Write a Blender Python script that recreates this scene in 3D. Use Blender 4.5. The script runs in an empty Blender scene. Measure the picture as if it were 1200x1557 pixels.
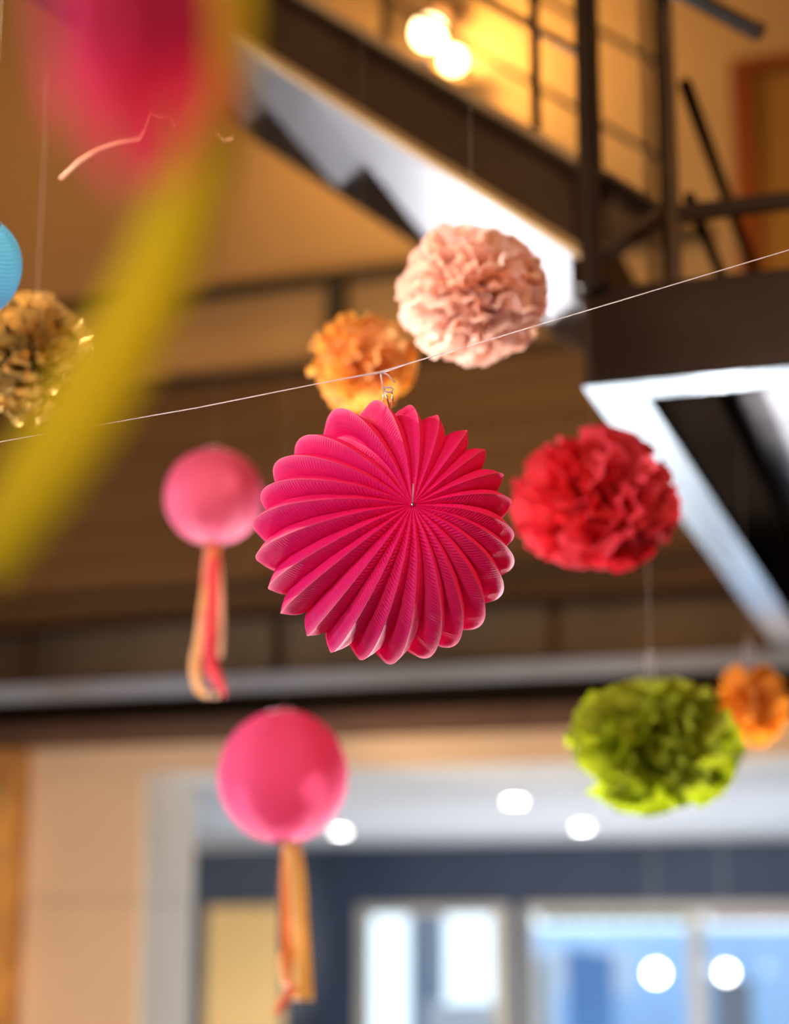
import bpy, bmesh, math, random
from mathutils import Vector, Matrix
random.seed(7)
sc = bpy.context.scene
C = sc.collection
R = math.radians

# ------------------------------------------------------------------ camera, world, lights, exposure
FPX = 2750.0; PITCH = R(13.4); YAW = R(18.0); EYE = Vector((0, 0, 1.75))
cam_d = bpy.data.cameras.new('camera'); cam = bpy.data.objects.new('camera', cam_d); C.objects.link(cam); sc.camera = cam
cam_d.sensor_fit = 'VERTICAL'; cam_d.sensor_height = 36.0; cam_d.sensor_width = 36.0
cam_d.lens = FPX / 1557 * 36.0
cam_d.clip_start = 0.05; cam_d.clip_end = 200
cam.location = EYE; cam.rotation_euler = (math.pi / 2 + PITCH, 0, YAW)
FW = Vector((-math.sin(YAW) * math.cos(PITCH), math.cos(YAW) * math.cos(PITCH), math.sin(PITCH)))
RT = Vector((math.cos(YAW), math.sin(YAW), 0)); UP = RT.cross(FW)
cam_d.dof.use_dof = True; cam_d.dof.focus_distance = 2.05; cam_d.dof.aperture_fstop = 1.75

def ray(x, y): return FW + RT * ((x - 600) / FPX) + UP * ((778.5 - y) / FPX)
def PY(x, y, Y): d = ray(x, y); return EYE + d * (Y / d.y)
def PD(x, y, D): return EYE + ray(x, y) * D

world = bpy.data.worlds.new('world'); sc.world = world; world.use_nodes = True
wn = world.node_tree; bg = wn.nodes['Background']
tc = wn.nodes.new('ShaderNodeTexCoord'); sx = wn.nodes.new('ShaderNodeSeparateXYZ'); cr = wn.nodes.new('ShaderNodeValToRGB')
wn.links.new(tc.outputs['Generated'], sx.inputs[0]); wn.links.new(sx.outputs['Z'], cr.inputs[0]); wn.links.new(cr.outputs[0], bg.inputs[0])
cr.color_ramp.elements[0].position = 0.0; cr.color_ramp.elements[0].color = (0.80, 0.92, 1.0, 1)
cr.color_ramp.elements[1].position = 0.8; cr.color_ramp.elements[1].color = (0.42, 0.66, 1.0, 1)
bg.inputs[1].default_value = 1.5

def light(name, kind, loc, energy, col, size=None, target=None, sy=None, spot=None, blend=0.5):
    l = bpy.data.lights.new(name, kind); l.energy = energy; l.color = col
    o = bpy.data.objects.new(name, l); C.objects.link(o); o.location = loc
    if kind == 'AREA':
        l.size = size
        if sy: l.shape = 'RECTANGLE'; l.size_y = sy
    elif kind in ('POINT', 'SPOT'): l.shadow_soft_size = size or 0.05
    if kind == 'SPOT': l.spot_size = R(spot); l.spot_blend = blend
    if target is not None:
        o.rotation_euler = (Vector(target) - Vector(loc)).to_track_quat('-Z', 'Y').to_euler()
    return o
sun = light('sun', 'SUN', (-7, 30, 20), 5.0, (1.0, 0.95, 0.87), target=(-1.0, 0, 2.2)); sun.data.angle = R(1.0)
LP = PD(586, 810, 2.12)                                                   # centre of the pleated lantern
light('track_spot_light_left', 'SPOT', LP + Vector((-2.1, .45, 1.6)), 250, (1.0, 0.84, 0.66), 0.03, LP + Vector((-.1, 0, .05)), spot=30)
light('track_spot_light_right', 'SPOT', LP + Vector((2.2, -.35, 1.5)), 75, (1.0, 0.36, 0.10), 0.12, LP, spot=40)
light('track_spot_light_front', 'SPOT', (-2.8, -.9, 2.7), 150, (0.92, 0.86, 1.0), 0.25, LP, spot=26)  # spot added for the cool daylight from front left
light('track_spot_light_peach', 'SPOT', (-2.9, 1.2, 3.1), 400, (1.0, 0.88, 0.78), 0.12, PD(700, 455, 2.68), spot=15)  # added spot, brightens the peach pompom only
light('track_spot_light_red', 'SPOT', (-2.4, .6, 2.2), 170, (1.0, 0.92, 0.84), 0.12, PD(890, 765, 3.05), spot=14)  # added spot to lift the red pompom
light('track_spot_light_green', 'SPOT', (-2.2, .4, 3.0), 170, (1.0, 0.95, 0.84), 0.12, PD(1020, 1120, 3.35), spot=14)  # added spot to lift the green pompom
light('track_spot_light_gold', 'SPOT', (.4, .2, 3.2), 420, (1.0, 0.85, 0.62), 0.12, PD(40, 520, 2.7), spot=20)  # added spot so the gold foil catches light
light('floor_uplighter', 'SPOT', (-0.2, 5.4, 0.35), 520, (1.0, 0.94, 0.90), 0.12, PD(640, 850, 3.2), spot=66)  # unseen spot added as floor-bounce fill under the pompoms
light('floor_uplighter_left', 'SPOT', (-3.0, 4.6, 0.3), 480, (1.0, 0.92, 0.86), 0.12, PD(800, 720, 3.0), spot=34)  # second added low fill, for the pompoms' lower left
light('window_daylight_left', 'AREA', (-4.6, 2.9, 1.9), 70, (0.95, 0.93, 1.0), 1.2, (-1.0, 2.9, 2.4), sy=1.4)  # area light added for left rims, no window is built there
light('pendant_near_camera', 'POINT', (-.75, -.55, 2.1), 42, (1.0, 0.90, 0.82), 0.12)  # unseen fill added to light the nearest streamers
light('pendant_cluster_behind', 'AREA', (1.6, -2.4, 5.0), 110, (1.0, 0.62, 0.32), 1.6, (-1.2, 5.0, 2.6))  # general warm fill added behind the camera
light('upper_gallery_lamp', 'POINT', (-3.8, 5.0, 5.9), 40, (1.0, 0.58, 0.22), 0.10)
light('upper_gallery_lamp_door', 'POINT', (0.6, 4.9, 5.6), 20, (1.0, 0.62, 0.30), 0.10)
light('back_room_uplighter', 'POINT', (-2.95, 11.3, 0.25), 65, (0.97, 0.97, 1.0), 0.10)  # unseen fill added to whiten the back-room ceiling
light('back_room_uplighter_right', 'POINT', (-1.2, 9.6, 0.25), 60, (0.97, 0.97, 1.0), 0.10)  # other half of the added ceiling fill
light('under_gallery_lamp', 'SPOT', (-2.9, 3.6, 0.3), 330, (1.0, 0.78, 0.54), 0.2, (-3.9, 7.3, 1.9), spot=62)  # unseen spot added to brighten pier and lintel
light('back_room_accent', 'SPOT', (-5.3, 10.9, .5), 170, (1.0, 0.86, 0.62), 0.1, (-5.75, 13.4, 1.7), spot=38)  # spot added to brighten the plywood boards
light('beam_wash_light', 'SPOT', (-1.2, 4.6, 0.5), 300, (1.0, 0.74, 0.42), 0.1, (-1.5, 6.9, 2.9), spot=44)  # spot added to warm and brighten the far beam
light('lantern_backlight', 'SPOT', (-1.0, 5.6, 0.9), 260, (1.0, 0.95, 0.92), 0.08, PD(400, 1000, 3.55), spot=50)  # added spot, gives the round lanterns their bright lower right
light('track_spot_light_lanterns', 'SPOT', (-3.2, .2, 2.6), 140, (1.0, 0.92, 0.90), 0.12, PD(385, 980, 3.55), spot=22)  # added spot for the fronts of the round lanterns

sc.view_settings.view_transform = 'Standard'; sc.view_settings.look = 'None'
sc.view_settings.exposure = 0.32; sc.view_settings.gamma = 1.0; sc.view_settings.use_curve_mapping = False
sc.cycles.use_denoising = True
sc.cycles.sample_clamp_indirect = 6.0
sc.cycles.max_bounces = 8; sc.cycles.diffuse_bounces = 4; sc.cycles.glossy_bounces = 4; sc.cycles.transparent_max_bounces = 8
sc.cycles.caustics_reflective = False; sc.cycles.caustics_refractive = False

# ------------------------------------------------------------------ materials
def mat(name, col, rough=0.6, metal=0.0, trans=0.0, noise=0.0, nscale=8.0, col2=None, bump=0.0, bscale=30.0, stretch=(1, 1, 1), emit=None, spec=0.5, tint=None, coords='Object'):
    m = bpy.data.materials.new(name); m.use_nodes = True
    nt = m.node_tree; b = nt.nodes['Principled BSDF']; out = nt.nodes['Material Output']
    b.inputs['Base Color'].default_value = (*col, 1); b.inputs['Roughness'].default_value = rough
    b.inputs['Metallic'].default_value = metal; b.inputs['Specular IOR Level'].default_value = spec
    t = nt.nodes.new('ShaderNodeTexCoord'); mp = nt.nodes.new('ShaderNodeMapping'); mp.inputs['Scale'].default_value = stretch
    nt.links.new(t.outputs[coords], mp.inputs[0])
    csock = None
    if noise > 0:
        n = nt.nodes.new('ShaderNodeTexNoise'); n.inputs['Scale'].default_value = nscale; n.inputs['Detail'].default_value = 4
        nt.links.new(mp.outputs[0], n.inputs[0])
        r = nt.nodes.new('ShaderNodeValToRGB'); r.color_ramp.elements[0].position = 0.35; r.color_ramp.elements[1].position = 0.68
        c2 = col2 or tuple(c * (1 - noise) for c in col)
        r.color_ramp.elements[0].color = (*col, 1); r.color_ramp.elements[1].color = (*c2, 1)
        nt.links.new(n.outputs['Fac'], r.inputs[0]); csock = r.outputs[0]
        nt.links.new(csock, b.inputs['Base Color'])
    if bump > 0:
        n2 = nt.nodes.new('ShaderNodeTexNoise'); n2.inputs['Scale'].default_value = bscale; n2.inputs['Detail'].default_value = 3
        nt.links.new(mp.outputs[0], n2.inputs[0])
        bp = nt.nodes.new('ShaderNodeBump'); bp.inputs['Strength'].default_value = bump; bp.inputs['Distance'].default_value = 0.01
        nt.links.new(n2.outputs['Fac'], bp.inputs['Height']); nt.links.new(bp.outputs[0], b.inputs['Normal'])
    if emit: b.inputs['Emission Color'].default_value = (*emit[:3], 1); b.inputs['Emission Strength'].default_value = emit[3]
    if trans > 0:
        tr = nt.nodes.new('ShaderNodeBsdfTranslucent'); mx = nt.nodes.new('ShaderNodeMixShader'); mx.inputs[0].default_value = trans
        if csock and not tint: nt.links.new(csock, tr.inputs[0])
        else: tr.inputs[0].default_value = (*(tint or col), 1)
        nt.links.new(b.outputs[0], mx.inputs[1]); nt.links.new(tr.outputs[0], mx.inputs[2]); nt.links.new(mx.outputs[0], out.inputs[0])
    return m

M = dict(
    steel=mat('brown_lacquered_steel', (0.19, 0.125, 0.08), 0.36, 0.6, noise=0.35, nscale=5, bump=0.04, bscale=18),
    steel_dark=mat('dark_brown_steel', (0.045, 0.024, 0.014), 0.42, 0.4, noise=0.35, nscale=6, bump=0.05, bscale=25),
    flange=mat('polished_steel', (0.44, 0.49, 0.55), 0.17, 1.0, noise=0.12, nscale=3, bump=0.015, bscale=9),
    tread=mat('mill_steel', (0.50, 0.47, 0.49), 0.30, 1.0, noise=0.18, nscale=4, bump=0.06, bscale=14),
    edge=mat('worn_golden_steel_edge', (0.85, 0.58, 0.27), 0.35, 0.35, noise=0.15, nscale=6),  # golden reflection of the lit wall painted into the stringer flanges
    black=mat('matt_black_steel', (0.010, 0.007, 0.005), 0.9, spec=0.0),  # black for handle and rails, also stands in for deep shade
    lip=mat('pale_blue_grey_steel', (0.28, 0.34, 0.47), 0.4, 0.2, noise=.45, nscale=.8, col2=(.20, .16, .14)),  # blue daylight reflection painted in, with browner patches
    web=mat('bronze_toned_steel', (0.34, 0.22, 0.11), 0.45, 0.6, noise=0.45, nscale=1.3),
    lintelwood=mat('reddish_brown_lintel', (0.13, 0.060, 0.035), 0.6, noise=.2),
    blueglow=mat('pale_blue_render', (0.58, 0.78, 0.98), 0.8, noise=.12, nscale=.8),
    ochre=mat('ochre_plaster', (0.50, 0.29, 0.11), 0.85, noise=0.12, nscale=1.6, bump=0.06, bscale=40),
    brownwood=mat('brown_timber', (0.17, 0.085, 0.03), 0.65, spec=.25, noise=0.35, nscale=3, stretch=(0.3, 6, 6)),
    railwood=mat('dark_timber', (0.02, 0.013, 0.006), 0.6, noise=0.3, nscale=4),
    door=mat('golden_oak', (0.42, 0.19, 0.03), 0.7, spec=.15, noise=0.3, nscale=3, stretch=(5, 5, 0.5)),
    doorframe=mat('red_brown_timber', (0.28, 0.065, 0.012), 0.8, spec=.1, noise=0.25, nscale=3, stretch=(5, 5, .5)),
    cream=mat('pinkish_cream_panel', (0.76, 0.54, 0.38), 0.8, noise=0.08, nscale=1.2),
    reveal=mat('off_white_plaster', (0.88, 0.81, 0.70), 0.85, noise=0.05, nscale=2),
    orangewood=mat('orange_timber', (0.80, 0.38, 0.09), 0.5, noise=0.4, nscale=6, col2=(0.38, 0.16, 0.05), stretch=(2, 2, .8)),
    white=mat('white_ceiling_paint', (0.86, 0.87, 0.88), 0.9, noise=0.03),
    navy=mat('slate_blue_paint', (0.050, 0.070, 0.115), 0.5, noise=0.15, nscale=1.5),
    ply=mat('yellow_plywood', (0.78, 0.54, 0.25), 0.5, noise=0.18, nscale=2.5, stretch=(3, 3, .5)),
    frame=mat('cream_window_frame', (0.70, 0.62, 0.50), 0.5, noise=0.05),
    floor=mat('pale_polished_concrete', (0.38, 0.42, 0.48), 0.35, noise=0.2, nscale=1.5, bump=0.03),
    grey=mat('grey_render', (0.32, 0.33, 0.36), 0.8, noise=0.1),
    blueboard=mat('blue_boards', (0.16, 0.34, 0.62), 0.6, noise=0.1),
    greenc=mat('green_canvas', (0.05, 0.22, 0.12), 0.8, noise=0.1), pinkc=mat('pink_canvas', (0.6, 0.12, 0.25), 0.8, noise=0.1),
    roof=mat('brown_roof_boards', (0.24, 0.13, 0.06), 0.7, noise=0.3, nscale=3),
    hallwall=mat('dark_brown_hall_wall', (0.13, 0.085, 0.055), 0.8, noise=0.2, nscale=2),
    faint=mat('clear_fine_thread', (0.34, 0.26, 0.20), 0.6),
    thread=mat('white_nylon_thread', (0.85, 0.80, 0.82), 0.3, trans=0.3),
    wire=mat('thin_bright_wire', (0.75, 0.73, 0.78), 0.2, 0.9),
    plastic=mat('clear_grey_plastic', (0.72, 0.72, 0.80), 0.2, trans=0.5),
    brass=mat('brown_bakelite', (0.10, 0.045, 0.02), 0.4),
    bulb=mat('lit_frosted_bulb', (1, 0.9, 0.7), 0.3, emit=(1.0, 0.72, 0.34, 11.0)),
    downlight=mat('lit_downlight', (1, 1, 1), 0.3, emit=(1.0, 0.97, 0.92, 30.0)),
    globe=mat('lit_white_globe', (1, 1, 1), 0.3, emit=(1.0, 0.98, 0.95, 12.0)),
    peach=mat('peach_tissue', (1.0, 0.76, 0.65), 0.75, trans=0.5, tint=(1.0, 0.66, 0.52), spec=0.2, noise=.15, col2=(1.0, 0.82, 0.74)),
    mustard=mat('mustard_tissue', (0.95, 0.50, 0.12), 0.75, trans=0.40, tint=(1.0, 0.46, 0.05), spec=0.2, noise=.15, col2=(0.95, 0.58, 0.25)),
    red=mat('coral_red_tissue', (0.88, 0.055, 0.085), 0.75, trans=0.35, tint=(0.95, 0.03, 0.05), spec=0.3, noise=.15, col2=(0.90, 0.10, 0.14)),
    green=mat('lime_green_tissue', (0.44, 0.50, 0.03), 0.7, trans=0.42, tint=(0.38, 0.48, 0.01), spec=0.3, noise=.3, col2=(0.52, 0.55, 0.05)),
    orange=mat('orange_tissue', (0.95, 0.40, 0.04), 0.75, trans=0.40, tint=(1.0, 0.38, 0.02), spec=0.2, noise=.15, col2=(0.95, 0.48, 0.10)),
    gold=mat('gold_foil', (0.90, 0.62, 0.22), 0.30, 0.75, noise=0.2, nscale=10),
    pinkpaper=mat('rose_pink_paper', (0.88, 0.15, 0.36), 0.75, trans=0.35, tint=(0.95, 0.16, 0.36), spec=0.2),
    mauvepaper=mat('dusty_pink_paper', (0.74, 0.12, 0.25), 0.6, trans=0.28, tint=(0.85, 0.12, 0.25), spec=0.3),
    bluepaper=mat('sky_blue_paper', (0.07, 0.29, 0.50), 0.8, trans=0.25, tint=(0.07, 0.32, 0.55), spec=0.2),
    yellowstream=mat('olive_yellow_crepe', (0.64, 0.49, 0.02), 0.8, trans=0.45, tint=(0.7, 0.54, 0.01), spec=0.1),
    pinkstream=mat('hot_pink_crepe', (1.0, 0.11, 0.30), 0.8, trans=0.5, tint=(1.0, 0.10, 0.30), spec=0.1),
    r_red=mat('red_ribbon', (0.85, 0.04, 0.06), 0.5, trans=0.2), r_orange=mat('orange_ribbon', (0.95, 0.22, 0.06), 0.5, trans=0.2),
    r_gold=mat('golden_ribbon', (0.92, 0.50, 0.16), 0.45, trans=0.25), r_yellow=mat('pale_yellow_ribbon', (0.92, 0.62, 0.20), 0.5, trans=0.25),
    r_cream=mat('cream_ribbon', (0.75, 0.60, 0.42), 0.5, trans=0.2), r_brown=mat('brown_ribbon', (0.18, 0.10, 0.07), 0.5),
    r_amber=mat('amber_ribbon', (0.90, 0.30, 0.03), 0.5, trans=0.2), r_pink=mat('peach_curling_ribbon', (0.72, 0.36, 0.22), 0.5, trans=0.2),
)
def glass_mat():
    m = bpy.data.materials.new('window_glass'); m.use_nodes = True; nt = m.node_tree
    nt.nodes.remove(nt.nodes['Principled BSDF']); out = nt.nodes['Material Output']
    t = nt.nodes.new('ShaderNodeBsdfTransparent'); g = nt.nodes.new('ShaderNodeBsdfGlossy'); g.inputs['Roughness'].default_value = 0.02
    t.inputs[0].default_value = (.95, .98, 1, 1)
    mx = nt.nodes.new('ShaderNodeMixShader'); fr = nt.nodes.new('ShaderNodeFresnel'); fr.inputs[0].default_value = 1.3
    nt.links.new(fr.outputs[0], mx.inputs[0]); nt.links.new(t.outputs[0], mx.inputs[1]); nt.links.new(g.outputs[0], mx.inputs[2]); nt.links.new(mx.outputs[0], out.inputs[0])
    return m
M['glass'] = glass_mat()
def lantern_mat():                       # magenta card, rim highlights painted pale along the pleat ridges
    m = bpy.data.materials.new('magenta_pleated_paper'); m.use_nodes = True; nt = m.node_tree
    b = nt.nodes['Principled BSDF']; out = nt.nodes['Material Output']
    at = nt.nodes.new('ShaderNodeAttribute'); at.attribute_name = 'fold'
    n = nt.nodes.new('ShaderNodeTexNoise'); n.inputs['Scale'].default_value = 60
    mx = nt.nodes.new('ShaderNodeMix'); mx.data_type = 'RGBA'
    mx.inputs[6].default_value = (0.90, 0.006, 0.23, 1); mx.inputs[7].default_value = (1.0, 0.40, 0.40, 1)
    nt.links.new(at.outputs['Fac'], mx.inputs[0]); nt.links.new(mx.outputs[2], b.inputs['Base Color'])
    b.inputs['Roughness'].default_value = 0.62; b.inputs['Specular IOR Level'].default_value = 0.35
    bp = nt.nodes.new('ShaderNodeBump'); bp.inputs['Strength'].default_value = 0.08; bp.inputs['Distance'].default_value = 0.001
    nt.links.new(n.outputs['Fac'], bp.inputs['Height']); nt.links.new(bp.outputs[0], b.inputs['Normal'])
    tr = nt.nodes.new('ShaderNodeBsdfTranslucent'); tr.inputs[0].default_value = (0.95, 0.012, 0.17, 1)
    ms = nt.nodes.new('ShaderNodeMixShader'); ms.inputs[0].default_value = 0.22
    nt.links.new(b.outputs[0], ms.inputs[1]); nt.links.new(tr.outputs[0], ms.inputs[2]); nt.links.new(ms.outputs[0], out.inputs[0])
    return m
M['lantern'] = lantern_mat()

# ------------------------------------------------------------------ helpers
def props(o, label=None, cat=None, group=None, kind=None):
    if label: o['label'] = label
    if cat: o['category'] = cat
    if group: o['group'] = group
    if kind: o['kind'] = kind
    return o
def thing(name, label, cat, loc=(0, 0, 0), group=None):
    o = bpy.data.objects.new(name, None); o.empty_display_size = 0.1; C.objects.link(o); o.location = loc
    return props(o, label, cat, group)
def obj(name, verts, faces, m, parent=None, smooth=False):
    """verts in world space; the object's origin is set at their centre"""
    me = bpy.data.meshes.new(name)
    c = Vector((0, 0, 0))
    for v in verts: c += Vector(v)
    c /= max(1, len(verts))
    me.from_pydata([tuple(Vector(v) - c) for v in verts], [], faces)
    me.materials.append(m)
    if smooth: me.polygons.foreach_set('use_smooth', [True] * len(me.polygons))
    me.update()
    o = bpy.data.objects.new(name, me); C.objects.link(o)
    pw = Vector((0, 0, 0)); q = parent
    while q: pw += q.location; q = q.parent
    o.location = c - pw
    if parent: o.parent = parent
    return o
class G:
    def __init__(s): s.v = []; s.f = []
    def add(s, v, f):
        n = len(s.v); s.v += [tuple(x) for x in v]; s.f += [tuple(i + n for i in q) for q in f]; return s
    def hexa(s, p):                      # 8 points: bottom ring 0-3, top ring 4-7
        return s.add(p, [(0, 3, 2, 1), (4, 5, 6, 7), (0, 1, 5, 4), (1, 2, 6, 5), (2, 3, 7, 6), (3, 0, 4, 7)])
    def box(s, a, b):
        x0, y0, z0 = a; x1, y1, z1 = b
        return s.hexa([(x0, y0, z0), (x1, y0, z0), (x1, y1, z0), (x0, y1, z0), (x0, y0, z1), (x1, y0, z1), (x1, y1, z1), (x0, y1, z1)])
    def prism(s, poly, off):             # poly: list of world points, extruded by off
        n = len(poly); off = Vector(off)
        v = [Vector(p) for p in poly] + [Vector(p) + off for p in poly]
        return s.add(v, [tuple(range(n)), tuple(range(2 * n - 1, n - 1, -1))] + [(i, (i + 1) % n, n + (i + 1) % n, n + i)[::-1] for i in range(n)])
    def tube(s, pts, r, n=8, cap=True):
        pts = [Vector(p) for p in pts]; rs = r if isinstance(r, (list, tuple)) else [r] * len(pts)
        base = len(s.v); ref = None
        for i, p in enumerate(pts):
            t = (pts[min(i + 1, len(pts) - 1)] - pts[max(i - 1, 0)]).normalized()
            if ref is None: ref = t.orthogonal().normalized()
            ref = (ref - t * ref.dot(t)).normalized(); bi = t.cross(ref)
            for k in range(n):
                a = 2 * math.pi * k / n
                s.v.append(tuple(p + (ref * math.cos(a) + bi * math.sin(a)) * rs[i]))
        for i in range(len(pts) - 1):
            for k in range(n):
                a = base + i * n + k; b = base + i * n + (k + 1) % n
                s.f.append((a, b, b + n, a + n))
        if cap:
            s.f.append(tuple(base + k for k in range(n))[::-1]); s.f.append(tuple(base + (len(pts) - 1) * n + k for k in range(n)))
        return s
    def sphere(s, c, r, nu=20, nv=12):
        c = Vector(c); b = len(s.v)
        s.v.append(tuple(c + Vector((0, 0, r))))
        for j in range(1, nv):
            th = math.pi * j / nv
            for i in range(nu):
                ph = 2 * math.pi * i / nu
                s.v.append(tuple(c + Vector((math.sin(th) * math.cos(ph), math.sin(th) * math.sin(ph), math.cos(th))) * r))
        s.v.append(tuple(c - Vector((0, 0, r)))); last = len(s.v) - 1
        for i in range(nu):
            s.f.append((b, b + 1 + i, b + 1 + (i + 1) % nu))
            s.f.append((last, last - nu + (i + 1) % nu, last - nu + i))
        for j in range(nv - 2):
            for i in range(nu):
                a = b + 1 + j * nu + i; a2 = b + 1 + j * nu + (i + 1) % nu
                s.f.append((a, a + nu, a2 + nu, a2))
        return s
    def o(s, name, m, parent=None, smooth=False): return obj(name, s.v, s.f, m, parent, smooth)
def box(name, a, b, m, parent=None): return G().box(a, b).o(name, m, parent)
def struct(o): o['kind'] = 'structure'; return o

# ------------------------------------------------------------------ the hall shell
ZP = 2.765; ZT = 2.957; YF = 3.2; YB = 6.5; ZC = 2.48; YO = 7.3; YW = 13.4; ROOF = 6.5; CAMX = -.663
struct(box('floor', (-9.2, -4.6, -.15), (5.2, YW + 9, 0), M['floor']))
struct(box('ceiling', (-9.2, -4.6, ROOF), (5.2, YO + .2, ROOF + .15), M['roof']))
struct(box('wall_rear', (-9.2, -4.8, 0), (5.2, -4.6, ROOF), M['hallwall']))
struct(box('wall_right', (5.0, -4.6, 0), (5.2, YW, ROOF), M['hallwall']))
struct(box('wall_left', (-9.2, -4.6, 0), (-9.0, YO, ROOF), M['hallwall']))
DX0, DX1, DZ1 = PY(1112, 100, 7.0).x, 0.42, PY(1112, 100, 7.0).z
# upper wall in pieces around the door
gw = G(); yw0, yw1 = 6.98, 7.2
gw.box((-9.0, yw0, 2.95), (DX0, yw1, ROOF)).box((DX1, yw0, 2.95), (5.0, yw1, ROOF)).box((DX0, yw0, DZ1), (DX1, yw1, ROOF))
struct(gw.o('wall_upper', M['ochre']))
d = thing('door_1', None, None, (DX0, yw0, 3.02)); d['kind'] = 'structure'
fw = .085
box('door_backing', (DX0 - .05, yw1 + .001, 2.95), (DX1 + .05, yw1 + .05, DZ1 + .1), M['doorframe'], d)  # unseen panel added to stop daylight leaking between the boards
box('door_frame', (DX0 + .001, yw0 - .03, 3.021), (DX0 + fw, yw1, DZ1 - .001), M['doorframe'], d)
box('door_frame', (DX1 - fw, yw0 - .03, 3.021), (DX1 - .001, yw1, DZ1 - .001), M['doorframe'], d)
box('door_frame', (DX0 + fw, yw0 - .03, DZ1 - .05), (DX1 - fw, yw1, DZ1 - .001), M['doorframe'], d)
nd = 5; dw = (DX1 - DX0 - 2 * fw - .004) / nd
for i in range(nd):
    x = DX0 + fw + .002 + i * dw
    box('door_board', (x + .002, yw0 + .02 + .002 * (i % 2), 3.03), (x + dw - .002, yw0 + .06, DZ1 - .052), M['door'], d)
G().tube([(DX1 - .2, yw0 + .02, 4.05), (DX1 - .2, yw0 - .03, 4.05), (DX1 - .3, yw0 - .04, 4.05)], .01).o('door_handle', M['black'], d, True)
# upper-wall trims: dark rails and boards under them
def zat(y, Y=6.9): return PY(600, y, Y).z
def trim(n, y0, y1, z0, z1, m): return struct(box('trim_%d' % n, (-8.9, y0, z0), (DX0 - .1, y1, z1), m))
trim(1, 6.93, 6.98, zat(411), zat(395), M['railwood'])
trim(2, 6.94, 6.98, zat(547), zat(532), M['railwood'])
# boards low on the upper wall, lamplight fall-off put into their darker brown
clad = struct(thing('wall_cladding', None, None, (-5, 6.95, 3.1)))
zb = [zat(547) - .001, 3.83, 3.56, 3.30, zat(876)]
zb = [zat(530), zat(640), zat(760), zat(872)]
for i in range(3):
    for j in range(4):
        x0 = -8.9 + j * 2.02; x1 = x0 + 2.015
        box('cladding_board', (x0, 6.955 - .003 * ((i + j) % 2), zb[i + 1] + .004), (min(x1, DX0 - .1), 6.98, zb[i] - .03 if i == 0 else zb[i]), M['brownwood'], clad)
box('cladding_post', (PY(497, 430, 6.93).x, 6.925, zat(532)), (PY(522, 430, 6.93).x, 6.98, zat(411)), M['railwood'], clad)
trim(3, 6.92, 6.98, zat(884), zat(872), M['railwood'])
trim(4, 6.90, 6.98, 3.065, zat(884), M['brownwood'])

# far steel beam along X under the upper wall
fb = struct(thing('trim_5', None, None, (-4, YB, ZP)))
box('beam_web', (-9.0, 6.89, ZP + .012), (5.0, 6.91, 3.046), M['web'], fb)
box('top_flange', (-9.0, 6.80, 3.046), (5.0, 6.975, 3.062), M['steel_dark'], fb)
box('bottom_flange', (-9.0, YB, ZP - .004), (5.0, 6.92, ZP + .012), M['flange'], fb)
box('soffit_board', (-9.0, YB + .003, ZP - .036), (5.0, YO - .001, ZP - .006), M['black'], fb)  # black sheet standing for the shade under the beam
box('edge_angle', (-9.0, YB - .008, PY(600, 1041, YB).z), (5.0, YB - .001, ZP + .002), M['lip'], fb)  # strip that carries the painted daylight reflection
for k in range(12):
    box('web_stiffener', (-8.5 + k * 1.15, 6.83, ZP + .0125), (-8.49 + k * 1.15, 6.889, 3.045), M['web'], fb)
# lintel over the wide opening and pier on its left
XL = PY(300, 1300, YO).x; XP = PY(215, 1300, YO).x; XQ = PY(40, 1300, YO).x
lt = G(); lt.box((-9.0, YO, ZC), (5.0, YO + .12, 2.949))
struct(lt.o('wall_lintel', M['cream']))
struct(box('trim_6', (-9.0, YO - .03, 2.60), (5.0, YO - .001, 2.705), M['lintelwood']))
struct(box('trim_7', (-9.0, YO - .034, 2.706), (5.0, YO - .001, ZP - .037), M['black']))  # black strip extending the painted shade behind the beam
pier = struct(thing('wall_pier', None, None, (XP, YO, 0)))
zs = [0, .62, 1.25, PY(120, 1370, YO).z, ZC]
for i in range(4):
    box('wall_panel', (XQ + .003, YO, zs[i] + .003), (XP, YO + .1, zs[i + 1] - .003), M['cream'], pier)
    box('reveal_panel', (XP, YO + .002, zs[i] + .002), (XP + .02, YO + .52, zs[i + 1] - .002), M['reveal'], pier)
struct(box('wall_front', (-9.0, YO, 0), (XQ, YO + .1, ZC), M['cream']))
XR = XP + .02
box('post', (XQ - .35, YO - .08, 0.0), (XQ, YO - .001, 2.599), M['orangewood']).name = 'timber_post'
tp = bpy.data.objects['timber_post']; props(tp, 'orange carved timber post at the left edge below the gallery beam', 'post')
gc = G()
for k in range(9):                       # carved lozenges on the post face
    zc_ = .3 + k * .26; xc = XQ - .13
    gc.prism([(xc - .07, YO - .081, zc_), (xc, YO - .081, zc_ - .09), (xc + .07, YO - .081, zc_), (xc, YO - .081, zc_ + .09)], (0, -.012, 0))
gc.o('carved_lozenge', M['ochre'], tp)

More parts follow.
